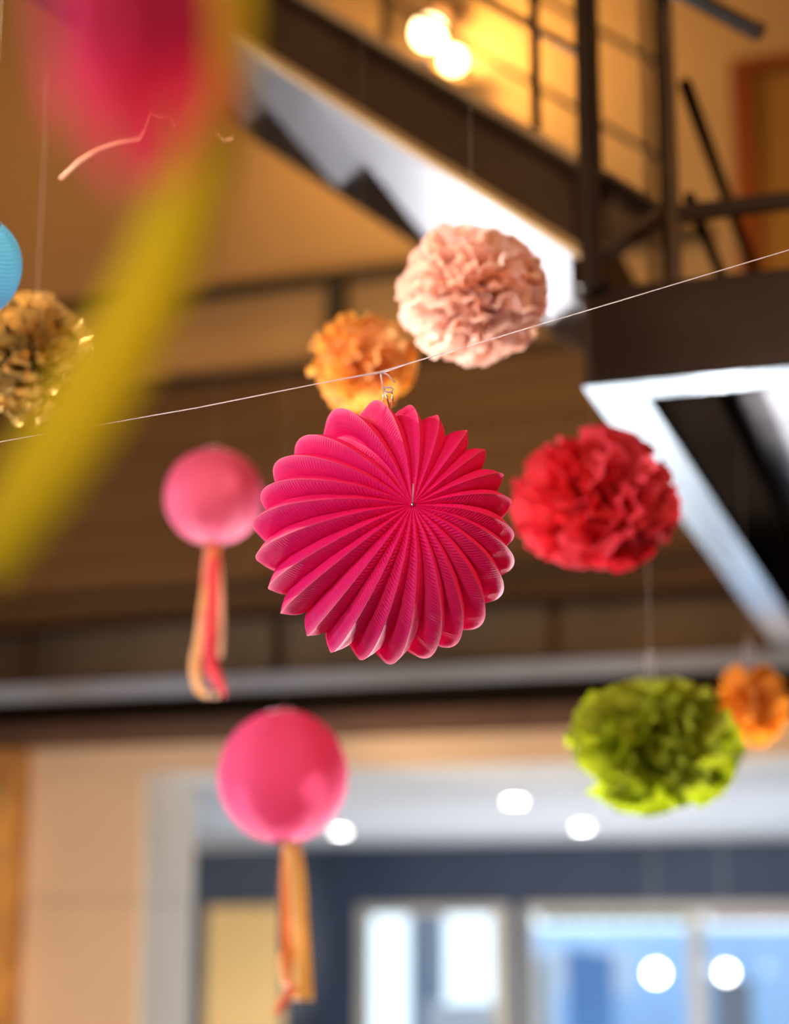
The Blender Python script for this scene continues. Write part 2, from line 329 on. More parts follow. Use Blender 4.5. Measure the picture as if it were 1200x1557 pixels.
# back room: ceiling, side walls, far blue wall with windows
struct(box('ceiling_back_room', (-9.0, YO + .12, ZC), (5.0, YW, ZC + .1), M['white']))
struct(box('wall_back_left', (-9.1, YO + .1, 0), (-9.0, YW, ZC), M['reveal']))
W = lambda px: PY(px, 1400, YW).x
ZH = PY(700, 1376, YW).z
openings = [(W(552), W(772)), (W(800), W(1062)), (W(1066), W(1330)), (W(1336), 3.6)]
bw = G(); xs = -9.0
gb = G()
gb.box((-9.0, YW, ZH), (5.0, YW + .2, ZC + .1))
segs = [(-9.0, W(545)), (W(775), W(798)), (3.7, 5.0)]
for a, b in segs: gb.box((a, YW, 0), (b, YW + .2, ZH))
struct(gb.o('wall_back', M['navy']))
pl = struct(thing('wall_panelling', None, None, (-5.6, YW, 0)))
for i in range(3):
    a = W(318) + i * .215
    box('plywood_board', (a, YW - .04, 0), (a + .211, YW - .001, ZH - .02 * 0), M['ply'], pl)
wins = [(W(545), W(775)), (W(798), W(1058)), (W(1058), W(1330)), (W(1330), 3.7)]
for i, (a, b) in enumerate(wins):
    w = struct(thing('window_%d' % (i + 1), None, None, (a, YW, 0)))
    t = .055
    tl, tr_ = (.07, .13) if i == 0 else (.045, .06)
    box('window_frame', (a, YW - .02, 0), (a + tl, YW + .1, ZH - .001), M['frame'], w)
    box('window_frame', (b - tr_, YW - .02, 0), (b, YW + .1, ZH - .001), M['frame'], w)
    box('window_frame', (a + tl, YW - .02, ZH - .07), (b - tr_, YW + .1, ZH - .001), M['frame'], w)
    box('window_frame', (a + tl, YW - .02, 0), (b - tr_, YW + .1, .08), M['frame'], w)
    box('pane', (a + tl, YW + .03, .08), (b - tr_, YW + .04, ZH - .07), M['glass'], w)
# outside the windows
cn = struct(thing('exterior_canopy', None, None, (-3, 17, 2.5)))
box('canopy_soffit', (W(560), YW + 3.2, 2.32), (W(960), YW + 4.5, 2.42), M['white'], cn)
ec = box('grey_column', (PY(622, 1400, 15.4).x, 15.4, 0), (PY(662, 1400, 15.4).x, 15.7, 3.2), M['grey']); ec.name = 'concrete_column'
props(ec, 'grey column outside the leftmost window', 'column')
bwf = thing('board_fence', 'blue vertical boards outside the middle window', 'fence', (PY(880, 1500, 16).x, 16, 0))
for k in range(6):
    x0 = PY(862 + k * 12, 1500, 16).x
    box('fence_board', (x0, 16 + .01 * (k % 2), 0), (x0 + .062, 16.05, PY(900, 1440 + k * 2, 16).z), M['blueboard'], bwf)
for (x0, x1, m, lab) in ((822, 1045, 'greenc', 'green canvas valance hanging outside above the middle window'), (1078, 1260, 'pinkc', 'pink canvas valance hanging outside above the right window')):
    vl = thing('awning_valance', lab, 'awning', (PY(x0, 1400, 14.1).x, 14.1, ZH - .1))
    xa, xb = PY(x0, 1400, 14.1).x, PY(x1, 1400, 14.1).x; zt = PY(900, 1392, 14.1).z
    n = 8; g = G(); pts = []
    for k in range(n * 6 + 1):
        u_ = k / (n * 6); pts.append((xa + (xb - xa) * u_, 14.1, zt - .035 - .02 * abs(math.sin(math.pi * n * u_))))
    g.prism([(xa, 14.1, zt), (xb, 14.1, zt)][::1] + pts[::-1], (0, .008, 0)); g.o('scalloped_cloth', M[m], vl)
    G().tube([(xa, 14.1, zt + .01), (xb, 14.1, zt + .01)], .015).o('valance_rail', M['frame'], vl)
    for xx in (xa + .05, xb - .05): G().tube([(xx, 14.1, zt + .01), (xx, YW + .2, zt + .03)], .012).o('bracket', M['frame'], vl)

fc = struct(thing('exterior_wall', None, None, (-6, 20, 0)))
xa0 = PY(800, 1500, 20).x
for k in range(9):
    box('render_panel', (xa0 - .1 + k * 1.2, 20, -1), (xa0 + 1.09 + k * 1.2, 20.1, PY(900, 1412, 20).z), M['blueglow'], fc)
struct(box('exterior_ledge', (PY(822, 1480, 19).x, 18.9, PY(900, 1512, 19).z), (PY(955, 1480, 19).x, 19.4, PY(900, 1440, 19).z), M['white']))
for (pa, pb, yt, Yc, lab) in ((648, 752, 1528, 14.6, 'white box planter outside the leftmost window'), (806, 838, 1455, 14.4, 'slim white column outside the middle window'), (1082, 1142, 1488, 14.8, 'grey cabinet outside the right window')):
    a = PY(pa, 1500, Yc).x; b = PY(pb, 1500, Yc).x; zt = PY(900, yt, Yc).z
    o_ = thing({648: 'box_planter', 806: 'white_column', 1082: 'metal_cabinet'}[pa], lab, {648: 'planter', 806: 'column', 1082: 'cabinet'}[pa], (a, Yc, 0))
    mm = M['grey'] if pa == 1082 else M['white']
    box('body', (a + .01, Yc + .01, 0), (b - .01, Yc + .2, zt - .03), mm, o_)
    box('cap', (a, Yc, zt - .03), (b, Yc + .21, zt), mm, o_); box('plinth', (a, Yc, -.001), (b, Yc + .009, .08), mm, o_)
# downlights in the back-room ceiling
def PZ(px, py, z): d_ = ray(px, py); return EYE + d_ * ((z - EYE.z) / d_.z)
for (x, y, lab) in ((783, 1215, 'round ceiling downlight nearest the camera in the white ceiling'), (885, 1255, 'ceiling downlight beside the lime pompom, deeper in the white ceiling'), (518, 1262, 'ceiling downlight beside the ribboned rose lantern')):
    p = PZ(x, y, ZC); t = thing('downlight', lab, 'light', p, 'downlights in the white ceiling')
    g = G(); g.tube([p + Vector((0, 0, -.012)), p + Vector((0, 0, .001))], [.062, .066], 20).o('trim_ring', M['white'], t, False)
    G().tube([p + Vector((0, 0, -.016)), p + Vector((0, 0, -.0125))], .042, 18).o('lens', M['downlight'], t)
for (x, y, Yb, lab) in ((998, 1480, 12.3, 'white globe pendant lamp in front of the middle window'), (1105, 1479, 12.3, 'white globe pendant lamp in front of the right window')):
    p = PY(x, y, Yb); t = thing('globe_lamp', lab, 'lamp', p, 'globe pendants by the windows')
    G().sphere(p, .055 if x < 1050 else .045).o('globe', M['globe'], t, True)
    G().tube([p + Vector((0, 0, .045)), p + Vector((0, 0, .085))], .018).o('socket', M['white'], t)
    G().tube([p + Vector((0, 0, .08)), Vector((p.x, p.y, ZC))], .002, 6).o('cord', M['white'], t)

# ------------------------------------------------------------------ steel landing
XE = 4.9
ld = thing('steel_landing', 'brown steel landing platform with polished bottom flanges, at the foot of the stair', 'platform', (CAMX, YF, ZP))
def channel(name_, a0, a1, axis):        # web + two flanges as parts
    pass
x0 = CAMX
box('front_web', (x0 + .004, YF, ZP + .010), (XE, YF + .012, ZT - .010), M['steel_dark'], ld)
box('front_bottom_flange', (x0 + .1, YF - .004, ZP), (XE, YF + .105, ZP + .010), M['flange'], ld)
box('front_top_flange', (x0 + .004, YF - .002, ZT - .010), (XE, YF + .09, ZT), M['steel_dark'], ld)
box('side_web', (x0, YF - .003, ZP + .010), (x0 + .004, YB - .01, ZT), M['steel'], ld)
box('side_bottom_flange', (x0 - .004, YF - .004, ZP - .001), (x0 + .1, YB - .010, ZP + .009), M['flange'], ld)
xj = -0.45
for k, xx in enumerate((.35, 1.15, 1.95, 2.75, 3.55)):
    box('joist', (xx, YF + .1, ZP + .03), (xx + .05, YB - .01, ZT - .012), M['black'], ld)
box('side_lining', (x0 + .006, YF + .1, ZP + .03), (xj, YB - .01, ZP + .05), M['black'], ld)  # black sheet painted in for the shade under the landing
k = 0; yy = YF + .105
while yy < YB - .05:
    box('deck_plank', (x0 + .1, yy + .004, ZT - .012 + .002 * (k % 2)), (XE, min(yy + .146, YB - .02), ZT + .01), M['tread'], ld)
    yy += .15; k += 1
G().box((-9.0, YB - .012, ZT + .001), (-9.01, YB - .011, ZT + .002))
# corner post
pw = .036
ps = thing('corner_post', 'tall square brown steel post where the stair meets the landing corner', 'post', (x0 + .02, YF, ZT))
xa = PY(888, 300, YF).x; xb = PY(917, 300, YF).x
gp = G().box((xa, YF - .03, ZT), (xb, YF + .006, ROOF)); gp.o('post_tube', M['steel_dark'], ps)
box('post_edge', (xa - .006, YF - .022, ZT), (xa, YF - .002, ROOF), M['steel'], ps)
box('base_plate', (xa - .012, YF - .036, ZT - .001), (xb + .012, YF + .03, ZT + .008), M['steel_dark'], ps)

# ------------------------------------------------------------------ staircase rising to the left
SL = .7854                                # dz per -dx
def zbot(x, extra=0): return 3.028 + (-.663 - x) * .7855 + extra
XS = -3.6
st = thing('steel_staircase', 'brown steel staircase rising to the upper left with folded metal treads', 'staircase', (CAMX, YF, ZT))
def stringer(Yweb, sgn, xend, nm):
    # web plane at Yweb, flanges towards sgn (-1: camera)
    y0, y1 = sorted((Yweb, Yweb + sgn * .055))
    H = .204
    w0, w1 = (Yweb, Yweb + .008) if sgn < 0 else (Yweb - .008, Yweb)
    def bar(za, zb_, ya, yb, m, name):
        G().hexa([(xend, ya, zbot(xend, za)), (XS, ya, zbot(XS, za)), (XS, yb, zbot(XS, za)), (xend, yb, zbot(xend, za)),
                  (xend, ya, zbot(xend, zb_)), (XS, ya, zbot(XS, zb_)), (XS, yb, zbot(XS, zb_)), (xend, yb, zbot(xend, zb_))]).o(name, m, st)
    bar(.012, H - .012, w0, w1, M['steel'], nm + '_web')
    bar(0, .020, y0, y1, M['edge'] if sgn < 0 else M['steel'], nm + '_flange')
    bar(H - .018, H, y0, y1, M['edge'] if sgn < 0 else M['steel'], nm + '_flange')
stringer(YF + .05, -1, xa - .008, 'near_stringer')
stringer(4.30, 1, -.70, 'far_stringer')
# triangular end of the near stringer behind the post
q = [PY(*p, YF + .055) for p in ((915, 270), (1008, 328), (1006, 344), (922, 402))]
G().prism(q, (0, .006, 0)).o('stringer_end_plate', M['steel'], st)
for a, b in (((915, 274), (1010, 331)), ((922, 400), (1008, 340))):
    A, B = PY(*a, YF + .05), PY(*b, YF + .05); up = Vector((0, 0, .013))
    G().hexa([A, B, B + Vector((0, -.05, 0)), A + Vector((0, -.05, 0)), A + up, B + up, B + up + Vector((0, -.05, 0)), A + up + Vector((0, -.05, 0))]).o('end_flange', M['steel'], st)
GO = .285
for i in range(11):
    xa_ = -.70 - i * GO; zt = zbot(xa_ - GO, .04)
    ya, yb = YF + .059, 4.291
    zz = zt - .03
    box('tread', (xa_ - GO, ya, zz), (xa_ - (.07 if i == 0 else 0), yb, zz + .006), M['tread'], st)
    box('riser', (xa_ - GO - .005, ya, zz + .0065), (xa_ - GO, yb, zz + GO * .7855 - .0005), M['tread'], st)
box('end_plate', (-.697, YF + .06, ZT + .011), (-.691, 4.29, 3.245), M['steel_dark'], st)
# railings
rl = thing('stair_railing', 'thin steel railing along the near side of the stair with round handrail', 'railing', (-.9, YF + .03, 3.3))
def xz_line(p1, p2, Y): A, B = PY(*p1, Y), PY(*p2, Y); return A, (B - A)
def sloped(parent, name, p, Y, xA, xB, r, m, n=8):
    A = PY(*p, Y); f = lambda x: Vector((x, Y, A.z + (A.x - x) * .7855))
    return G().tube([f(xA), f(xB)], r, n).o(name, m, parent, True)
sloped(rl, 'rail_bar', (840, 58), YF + .03, -2.6, PY(876, 78, YF + .03).x, .0085, M['steel'])
hr = sloped(rl, 'handrail', (1105, 24), YF + .02, -1.9, PY(1154, 42, YF).x, .0165, M['flange'], 14)
G().sphere(PY(1152, 44, YF + .02) , .0168).o('rail_end_cap', M['steel'], rl, True)
for px, Yp in ((815, YF + .03),):
    X = PY(px, 170, Yp).x
    for k in range(4):
        Xk = X - .62 * k; zb_ = zbot(Xk, .204)
        G().tube([(Xk, Yp, zb_), (Xk, Yp, zb_ + .76)], .0105, 8).o('baluster', M['steel_dark'], rl, True)
rf = thing('rear_stair_railing', 'thin brown railing along the far side of the stair, behind the tall post', 'railing', (-.9, 4.33, 3.5))
Yr = 4.33
for p in ((1015, 247), (1015, 105)): sloped(rf, 'rail_bar', p, Yr, -2.9, PY(1018, 100, Yr).x, .008, M['steel'])
X = PY(990, 290, Yr).x
for k in range(4):
    Xk = X - .72 * k; G().box((Xk - .011, Yr - .008, max(ZT, zbot(Xk, .1)) if k else ZT), (Xk + .011, Yr + .008, zbot(Xk, 1.35))).o('baluster', M['steel'], rf)
# landing guard rail
lg = thing('landing_railing', 'brown steel guard rail around the landing with slender corner posts', 'railing', (-.49, YF + .06, ZT + .01))
Yg = YF + .06
Xp = PY(1024, 300, Yg).x
G().box((Xp - .0105, Yg - .01, ZT), (Xp + .0105, Yg + .01, 3.95)).o('guard_post', M['steel'], lg)
Xq = PY(1010, 300, Yg + .12).x
G().box((Xq - .008, Yg + .11, ZT + .012), (Xq + .008, Yg + .128, 3.95)).o('guard_post', M['steel_dark'], lg)
A = PY(1040, 322, Yg); B = PY(1200, 304, Yg)
G().box((Xp + .0105, Yg - .012, A.z - .0185), (4.6, Yg + .012, A.z + .0115)).o('knee_rail', M['steel_dark'], lg)
for xx in (1.2, 2.9, 4.58): G().box((xx - .0105, Yg - .01, ZT), (xx + .0105, Yg + .01, 3.95)).o('guard_post', M['steel'], lg)
G().box((Xp - .02, Yg - .02, 3.95), (4.6, Yg + .02, 3.97)).o('top_rail', M['steel_dark'], lg)
for (p, r_) in (((1042, 128), .014), ((1048, 300), .012)):
    A = PY(*p, Yg + .02); G().tube([A, Vector((A.x, YB - .3, A.z))], r_, 8).o('side_rail', M['black'], lg, True)
G().box((PY(1042, 128, Yg).x - .012, YB - .32, ZT + .012), (PY(1042, 128, Yg).x + .012, YB - .30, 3.95)).o('guard_post', M['black'], lg)
# wall lamp with bare bulb
bp = PY(652, 50, 6.75)
wl = thing('wall_lamp', 'bare glowing bulb in a brown socket on the ochre wall above the stair', 'lamp', bp)
G().sphere(bp, .062, 24, 16).o('bulb', M['bulb'], wl, True)
s0 = bp + Vector((.03, .01, .055)); s1 = bp + Vector((.06, .03, .12))
G().tube([s0, s0 + (s1 - s0) * .5, s1], [.036, .045, .042], 14).o('socket', M['brass'], wl, True)
G().tube([s1, s1 + Vector((.02, .1, .06)), s1 + Vector((.02, .19, .06))], .012, 8).o('arm', M['brass'], wl, True)
G().tube([s1 + Vector((.02, .18, .06)), s1 + Vector((.02, yw0 - (s1.y), .06))], .05, 16).o('wall_plate', M['brass'], wl, True)
lo = light('wall_lamp_light', 'POINT', bp + Vector((.04, -.09, -.07)), 40, (1.0, 0.62, 0.22), 0.05)
b2 = PY(690, 92, 6.80)
w2 = thing('wall_lamp', 'second glowing bulb just below and right of the first, above the stair', 'lamp', b2)
G().sphere(b2, .045, 24, 16).o('bulb', M['bulb'], w2, True)
G().tube([b2 + Vector((0, .03, .0)), Vector((b2.x, yw0, b2.z))], [.026, .03], 14).o('socket', M['brass'], w2, True)

# ------------------------------------------------------------------ pleated lantern
def pleated_lantern():
    root = thing('pleated_lantern', 'sharp magenta accordion-pleated paper lantern hanging from the white line', 'lantern', LP)
    Rr = .1535; H = .140; N = 26
    ax = RT * .237 + UP * .252; ax = ax - FW * math.sqrt(1 - ax.length_squared)
    ax.normalize(); xa_ = (RT - ax * RT.dot(ax)).normalized(); ya_ = ax.cross(xa_)
    rnd = random.Random(5)
    az = [R(-90 + 360 / N * (i + .42)) for i in range(N)]
    rs = [1 + rnd.uniform(-.015, .015) for _ in range(N)]
    az = [a + R(rnd.uniform(-1.3, 1.3)) for a in az]
    def near(deg): return min(range(N), key=lambda i: abs((math.degrees(az[i]) - deg + 180) % 360 - 180))
    i1 = near(123); rs[i1] = .81; az[i1] += R(-1)
    i2 = near(108); rs[i2] = 1.02; az[i2] += R(5)
    i3 = near(137); rs[i3] = .97; az[i3] += R(-1.5)
    i4 = near(91); rs[i4] = 1.02; az[i4] += R(1.0)
    cols = []
    SUB = 7; NT = 560; NC = 93
    T0 = R(1.0)
    sp = []
    for i in range(N):
        a0 = az[i]; a1 = az[(i + 1) % N] + (2 * math.pi if i == N - 1 else 0)
        vm = a0 + (a1 - a0) * (.50 + rnd.uniform(-.05, .05))
        sp.append((a0, rs[i], 0)); sp.append((vm, 1.0, 1))
    M2 = len(sp)
    ts = [T0 + (math.pi - 2 * T0) * j / NT for j in range(NT + 1)]
    prof = []
    for t in ts:
        s, c = math.sin(t), math.cos(t)
        dip = .010 * math.exp(-(min(t, math.pi - t) / .22) ** 2) * (1 if c > 0 else -1)
        ro, zo = Rr * s ** .92, H * c - dip
        D = .030 * min(1, s / .5) + .0006
        ri = max(.0012, ro - D * (.35 + .65 * s)); zi = zo - .012 * c * min(1, s / .3)
        prof.append((ro, zo, ri, zi))
    verts = []; ridge_highlight = []
    idx = []
    for k in range(M2):
        a0, r0, v0 = sp[k]; a1, r1, v1 = sp[(k + 1) % M2]
        if k == M2 - 1: a1 += 2 * math.pi
        for q_ in range(SUB):
            u_ = (0, .03, .22, .41, .60, .79, .97)[q_]
            col = []
            for j, t in enumerate(ts):
                ro, zo, ri, zi = prof[j]
                s = math.sin(t)
                def pt(a, rr, v):
                    w_ = (rr - 1) * min(1, s * 1.3) + 1
                    r_, z_ = (ri, zi) if v else (ro * w_, zo * (1 + (w_ - 1) * .6))
                    return Vector((r_ * math.cos(a), r_ * math.sin(a), z_))
                A = pt(a0, r0, v0); B = pt(a1, r1, v1)
                P = A.lerp(B, u_)
                fr = (1 - u_) if v1 else u_              # 1 at the ridge, 0 at the valley
                am = (a0 + a1) / 2; tang = Vector((-math.sin(am), math.cos(am), 0))
                sg = 1 if v1 else -1
                bulge = .0055 * math.sin(math.pi * u_) * s * sg
                wv = (.35 + .65 * math.sin(math.pi * u_)) * (1 if fr < .95 else .15)
                cr_ = .0013 * (abs(math.sin(NC * t)) * 2 - 1) * wv * min(1, s * 2.2)
                P = P + tang * (bulge + cr_)
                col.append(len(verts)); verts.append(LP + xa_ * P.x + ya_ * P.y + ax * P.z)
                ridge_highlight.append((.05 + .50 * s ** 2) if fr > .999 else (.10 * s if fr > .96 else 0.0))
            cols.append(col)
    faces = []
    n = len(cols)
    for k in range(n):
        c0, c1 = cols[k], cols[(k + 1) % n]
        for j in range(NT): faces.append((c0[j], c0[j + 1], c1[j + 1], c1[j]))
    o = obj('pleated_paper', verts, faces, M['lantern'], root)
    at = o.data.attributes.new('fold', 'FLOAT', 'POINT'); at.data.foreach_set('value', ridge_highlight)
    # pole eyelet and small pull thread at the centre of the folds
    pc = LP + ax * (H - .013)
    G().tube([pc - ax * .004, pc + ax * .0035], .0016, 12).o('eyelet', M['wire'], root, True)
    # the closing seam stick above the eyelet
    G().tube([pc + ax * .003 + UP * .001, pc + ax * .006 + UP * .022], .0007, 6).o('seam_thread', M['plastic'], root, True)
    pb = LP - ax * (H - .013)
    G().tube([pb + ax * .01, pb - ax * .004], .0022, 12).o('eyelet', M['wire'], root, True)
    # wire hanger: two prongs, clip plate and the tied loop up to the line
    D = 2.115
    k = lambda x, y, dd=0: PD(x, y, D + dd)
    top = k(590, 591)
    wh = G().tube([k(582, 624), k(583, 594)], .0006, 6).tube([k(592, 618, -.01), k(586, 596), k(584, 592)], .0013, 6).tube([k(598, 616), k(596, 594)], .0009, 6).tube([k(592, 620), k(597, 600)], .0006, 6)
    wh.o('wire_prongs', M['wire'], root, True)
    G().tube([k(583, 592), k(587, 589), k(595, 589), k(598, 592), k(595, 596), k(587, 596), k(583, 592)], .0013, 6).o('clip_ring', M['plastic'], root, True)
    G().tube([k(584, 594), k(581, 582), k(579, 566)], .0011, 6).o('tie_loop', M['thread'], root, True)
    G().tube([k(580, 565, -.001), k(590, 570, -.004), k(601, 582, -.006)], .0010, 6).o('tie_end', M['thread'], root, True)
    return root
pleated_lantern()
# the white line the lantern hangs from
D = 2.115
L = [PD(-420, 738, D), PD(0, 672, D), PD(300, 620, D), PD(480, 584, D), PD(540, 573, D), PD(580, 566, D), PD(620, 553, D), PD(900, 470, D), PD(1200, 380, D), PD(1700, 226, D)]
dl = (L[0] - L[1]); L[0] = L[1] + dl * ((-8.998 - L[1].x) / dl.x)
dr = (L[-1] - L[-2]); L[-1] = L[-2] + dr * ((4.998 - L[-2].x) / dr.x)
ln = props(G().tube(L, [.00055] * 3 + [.0006, .0011, .0016, .0007, .00055, .00055, .00055], 6).o('hanging_line', M['thread'], None, True), 'thin white nylon line crossing the whole picture above the magenta pleated lantern', 'string')
xl, xr = L[0], L[-1]
box('end_knot', tuple(xl - Vector((.003,) * 3)), tuple(xl + Vector((.003,) * 3)), M['thread'], ln)

def hang_thread(p, parent):              # up to whatever is overhead: a tread, the landing deck or the roof
    top = ROOF - .002
    if YF + .04 < p.y < 4.31 and -3.55 < p.x < -.70: top = zbot(-.70 - (math.floor((-.70 - p.x) / GO) + 1) * GO, .01) - .001
    elif p.x >= -.70 and YF - .02 < p.y < YB: top = ZT - .013
    G().tube([p, Vector((p.x, p.y, max(top, p.z + .03)))], .0003, 5).o('hanging_thread', M['faint'], parent)
# ------------------------------------------------------------------ tissue pompoms
def pompom(name, label, px, py, rad_px, D, m, seed, n=230, squash=(1, 1, 1), w=.5, ruffle=.07, group='tissue pompoms', thread=True, jag=.08, thick=True):
    rnd = random.Random(seed); c = PD(px, py, D); rad = rad_px / FPX * D * 1.0
    t = thing(name, label, 'pompom', c, group)
    g = G(); NU, NV = 12, 4
    off = rnd.uniform(0, 6)
    for i in range(n):
        zz = 1 - 2 * (i + .5) / n; ph = i * 2.399963 + off
        r = Vector((math.sqrt(1 - zz * zz) * math.cos(ph), math.sqrt(1 - zz * zz) * math.sin(ph), zz))
        r = (r + Vector((rnd.gauss(0, .10), rnd.gauss(0, .10), rnd.gauss(0, .10)))).normalized()
        a = r.orthogonal().normalized(); b = r.cross(a); th = rnd.uniform(0, 2 * math.pi)
        tt = a * math.cos(th) + b * math.sin(th); nn = r.cross(tt)
        R1 = rad * rnd.uniform(1 - jag * 1.9, 1.0 + jag * .55); R0 = rad * .22; ww = rad * w * rnd.uniform(.7, 1.15)
        ph1, ph2 = rnd.uniform(0, 6), rnd.uniform(0, 6); curl = rnd.uniform(-.30, .30); f1 = rnd.uniform(5, 8); lean = rnd.uniform(-.2, .2)
        base = len(g.v)
        for v in range(NV + 1):
            vv = v / NV
            for u_ in range(NU + 1):
                s = u_ / NU * 2 - 1
                ed = (1 - .22 * s * s + .035 * math.sin(9 * s + ph2)) if v == NV else 1 - .15 * s * s
                rr = R0 + (R1 - R0) * vv * ed
                p = r * rr + tt * (s * ww * (.25 + .75 * vv) + lean * rad * vv * .3) + nn * (rad * ruffle * math.sin(f1 * s + ph1) * vv ** 1.2 + curl * rad * vv * vv + rad * .12 * s * s * math.sin(ph2) * vv)
                if p.length > R1: p = p.normalized() * (R1 + (p.length - R1) * .15)
                g.v.append((c.x + p.x * squash[0], c.y + p.y * squash[1], c.z + p.z * squash[2]))
        for v in range(NV):
            for u_ in range(NU):
                q_ = base + v * (NU + 1) + u_
                g.f.append((q_, q_ + 1, q_ + NU + 2, q_ + NU + 1))
    g.o('tissue_layers', m, t, True)
    G().sphere(c, rad * .25, 12, 8).o('wire_core', m, t, True)
    if thread: hang_thread(c + Vector((0, 0, rad * .2)), t)
    return t, c, rad
pompom('tissue_pompom', 'large pale peach tissue pompom in front of the stair', 718, 447, 116, 2.68, M['peach'], 3, n=170, squash=(1, 1, .93), w=.42, jag=.10)
pompom('tissue_pompom', 'small mustard orange tissue pompom just above the magenta pleated lantern', 549, 552, 84, 2.95, M['mustard'], 9, n=130, squash=(.98, 1, .92), w=.36, jag=.16)
pompom('tissue_pompom', 'large coral red tissue pompom beside the landing flange', 903, 760, 127, 3.05, M['red'], 12, n=170, squash=(1, 1, .87), w=.42, jag=.12)
_, gcn, gr = pompom('tissue_pompom', 'lime green tissue pompom hanging below the far beam', 995, 1132, 132, 3.3, M['green'], 22, n=105, squash=(1, 1, .80), w=.55, ruffle=.13, jag=.17)
_, oc, orr = pompom('tissue_pompom', 'small bright orange tissue pompom partly behind the lime green one', 1143, 1072, 62, 3.75, M['orange'], 31, n=120, squash=(.95, 1, 1), w=.36, jag=.14)
pompom('foil_pompom', 'crinkled gold foil pompom at the left edge under the blue lantern', 52, 545, 100, 2.75, M['gold'], 41, n=170, squash=(1, 1, 1.0), w=.42, ruffle=.12, jag=.16)
for (c, px, py, D, h) in ((gcn, 990, 1020, 3.3, 32), (oc, 1140, 1016, 3.75, 50)):
    t = thing('thread_loop', 'pale nylon loop above the %s pompom' % ('lime green' if px < 1000 else 'small orange'), 'string', PD(px, py, D), 'nylon loops over the pompoms')
    G().tube([PD(px - 3, py + 14, D), PD(px - 8, py - h * .5, D), PD(px - 2, py - h, D), PD(px + 5, py - h * .6, D), PD(px + 3, py + 14, D)], .0011, 6).o('loop', M['thread'], t, True)
    hang_thread(PD(px - 2, py - h, D), t)

# ------------------------------------------------------------------ round paper lanterns with ribbons
def round_lantern(name, label, px, py, rad_px, D, m, ribs=22, tilt=(0, 0), hang=True, oblate=.97, amp=.010, gores=1):
    c = PD(px, py, D); rad = rad_px / FPX * D
    t = thing(name, label, 'lantern', c, None)
    Rm = Matrix.Rotation(tilt[0], 3, 'X') @ Matrix.Rotation(tilt[1], 3, 'Y')
    g = G(); NV = ribs * 6; NU = 48; t0 = .24
    for j in range(NV + 1):
        th = t0 + (math.pi - 2 * t0) * j / NV
        rr0 = rad * (1 - amp * abs(math.sin(math.pi * j / 6)))
        for i in range(NU):
            ph = 2 * math.pi * i / NU; rr = rr0 * (1 - .022 * (1 - abs((i % 6) / 3 - 1)) * (gores))
            g.v.append(tuple(c + Rm @ Vector((math.sin(th) * math.cos(ph), math.sin(th) * math.sin(ph), math.cos(th) * oblate)) * rr))
    for j in range(NV):
        for i in range(NU):
            a = j * NU + i; b = j * NU + (i + 1) % NU; g.f.append((a, a + NU, b + NU, b))
    g.o('paper_shade', m, t, True)
    for s in (1, -1):
        zc_ = math.cos(t0) * rad * oblate * s; rc = math.sin(t0) * rad
        ring = [c + Rm @ Vector((rc * math.cos(2 * math.pi * i / 24), rc * math.sin(2 * math.pi * i / 24), zc_)) for i in range(25)]
        G().tube(ring, .0012, 6, False).o('wire_ring', M['wire'], t, True)
    G().tube([c + Rm @ Vector((-math.sin(t0) * rad, 0, math.cos(t0) * rad * oblate)), c + Rm @ Vector((0, 0, rad * 1.04)), c + Rm @ Vector((math.sin(t0) * rad, 0, math.cos(t0) * rad * oblate))], .001, 6).o('wire_hanger', M['wire'], t, True)
    if hang:
        tp_ = c + Rm @ Vector((0, 0, rad * 1.04)); hang_thread(tp_, t)
    return t, c, rad
def ribbon(parent, name, pts, widths, D, m, twist=0.0, dd=0.0, label=None):
    """flat band through photo points at depth D; widths in photo pixels"""
    n = (len(pts) - 1) * 6; V = []; 
    def cat(p, k, u_):
        p0, p1, p2, p3 = p[max(k - 1, 0)], p[k], p[k + 1], p[min(k + 2, len(p) - 1)]
        return .5 * ((2 * p1) + (-p0 + p2) * u_ + (2 * p0 - 5 * p1 + 4 * p2 - p3) * u_ ** 2 + (-p0 + 3 * p1 - 3 * p2 + p3) * u_ ** 3)
    P3 = [PD(x, y, D + dd + .012 * math.sin(1.7 * i + len(pts))) for i, (x, y) in enumerate(pts)]
    mid = []; wd = []
    for k in range(len(pts) - 1):
        for j in range(6 + (k == len(pts) - 2)):
            u_ = j / 6; mid.append(cat(P3, k, u_)); wd.append((widths[k] * (1 - u_) + widths[k + 1] * u_) / FPX * D)
    g = G(); th = .0004
    for i, p in enumerate(mid):
        tg = (mid[min(i + 1, len(mid) - 1)] - mid[max(i - 1, 0)]).normalized()
        a = tg.cross(FW).normalized(); ang = twist * i / len(mid); b = tg.cross(a)
        s = a * math.cos(ang) + b * math.sin(ang); nn = tg.cross(s)
        for q_, e in ((-1, -1), (0, -1), (1, -1), (1, 1), (0, 1), (-1, 1)):
            g.v.append(tuple(p + s * (wd[i] / 2 * q_) + nn * (th * e + wd[i] * .10 * (q_ == 0))))
    for i in range(len(mid) - 1):
        for k in range(6):
            a, b = i * 6 + k, i * 6 + (k + 1) % 6; g.f.append((a, b, b + 6, a + 6))
    g.f.append(tuple(range(6))[::-1]); g.f.append(tuple(len(g.v) - 6 + k for k in range(6)))
    o = g.o(name, m, parent, True)
    if label: o['label'] = label
    return o
t, c, r_ = round_lantern('round_paper_lantern', 'dusty pink round paper lantern with a red ribbon tail, left of the pleated one', 325, 755, 77, 3.6, M['mauvepaper'])
D = 3.6
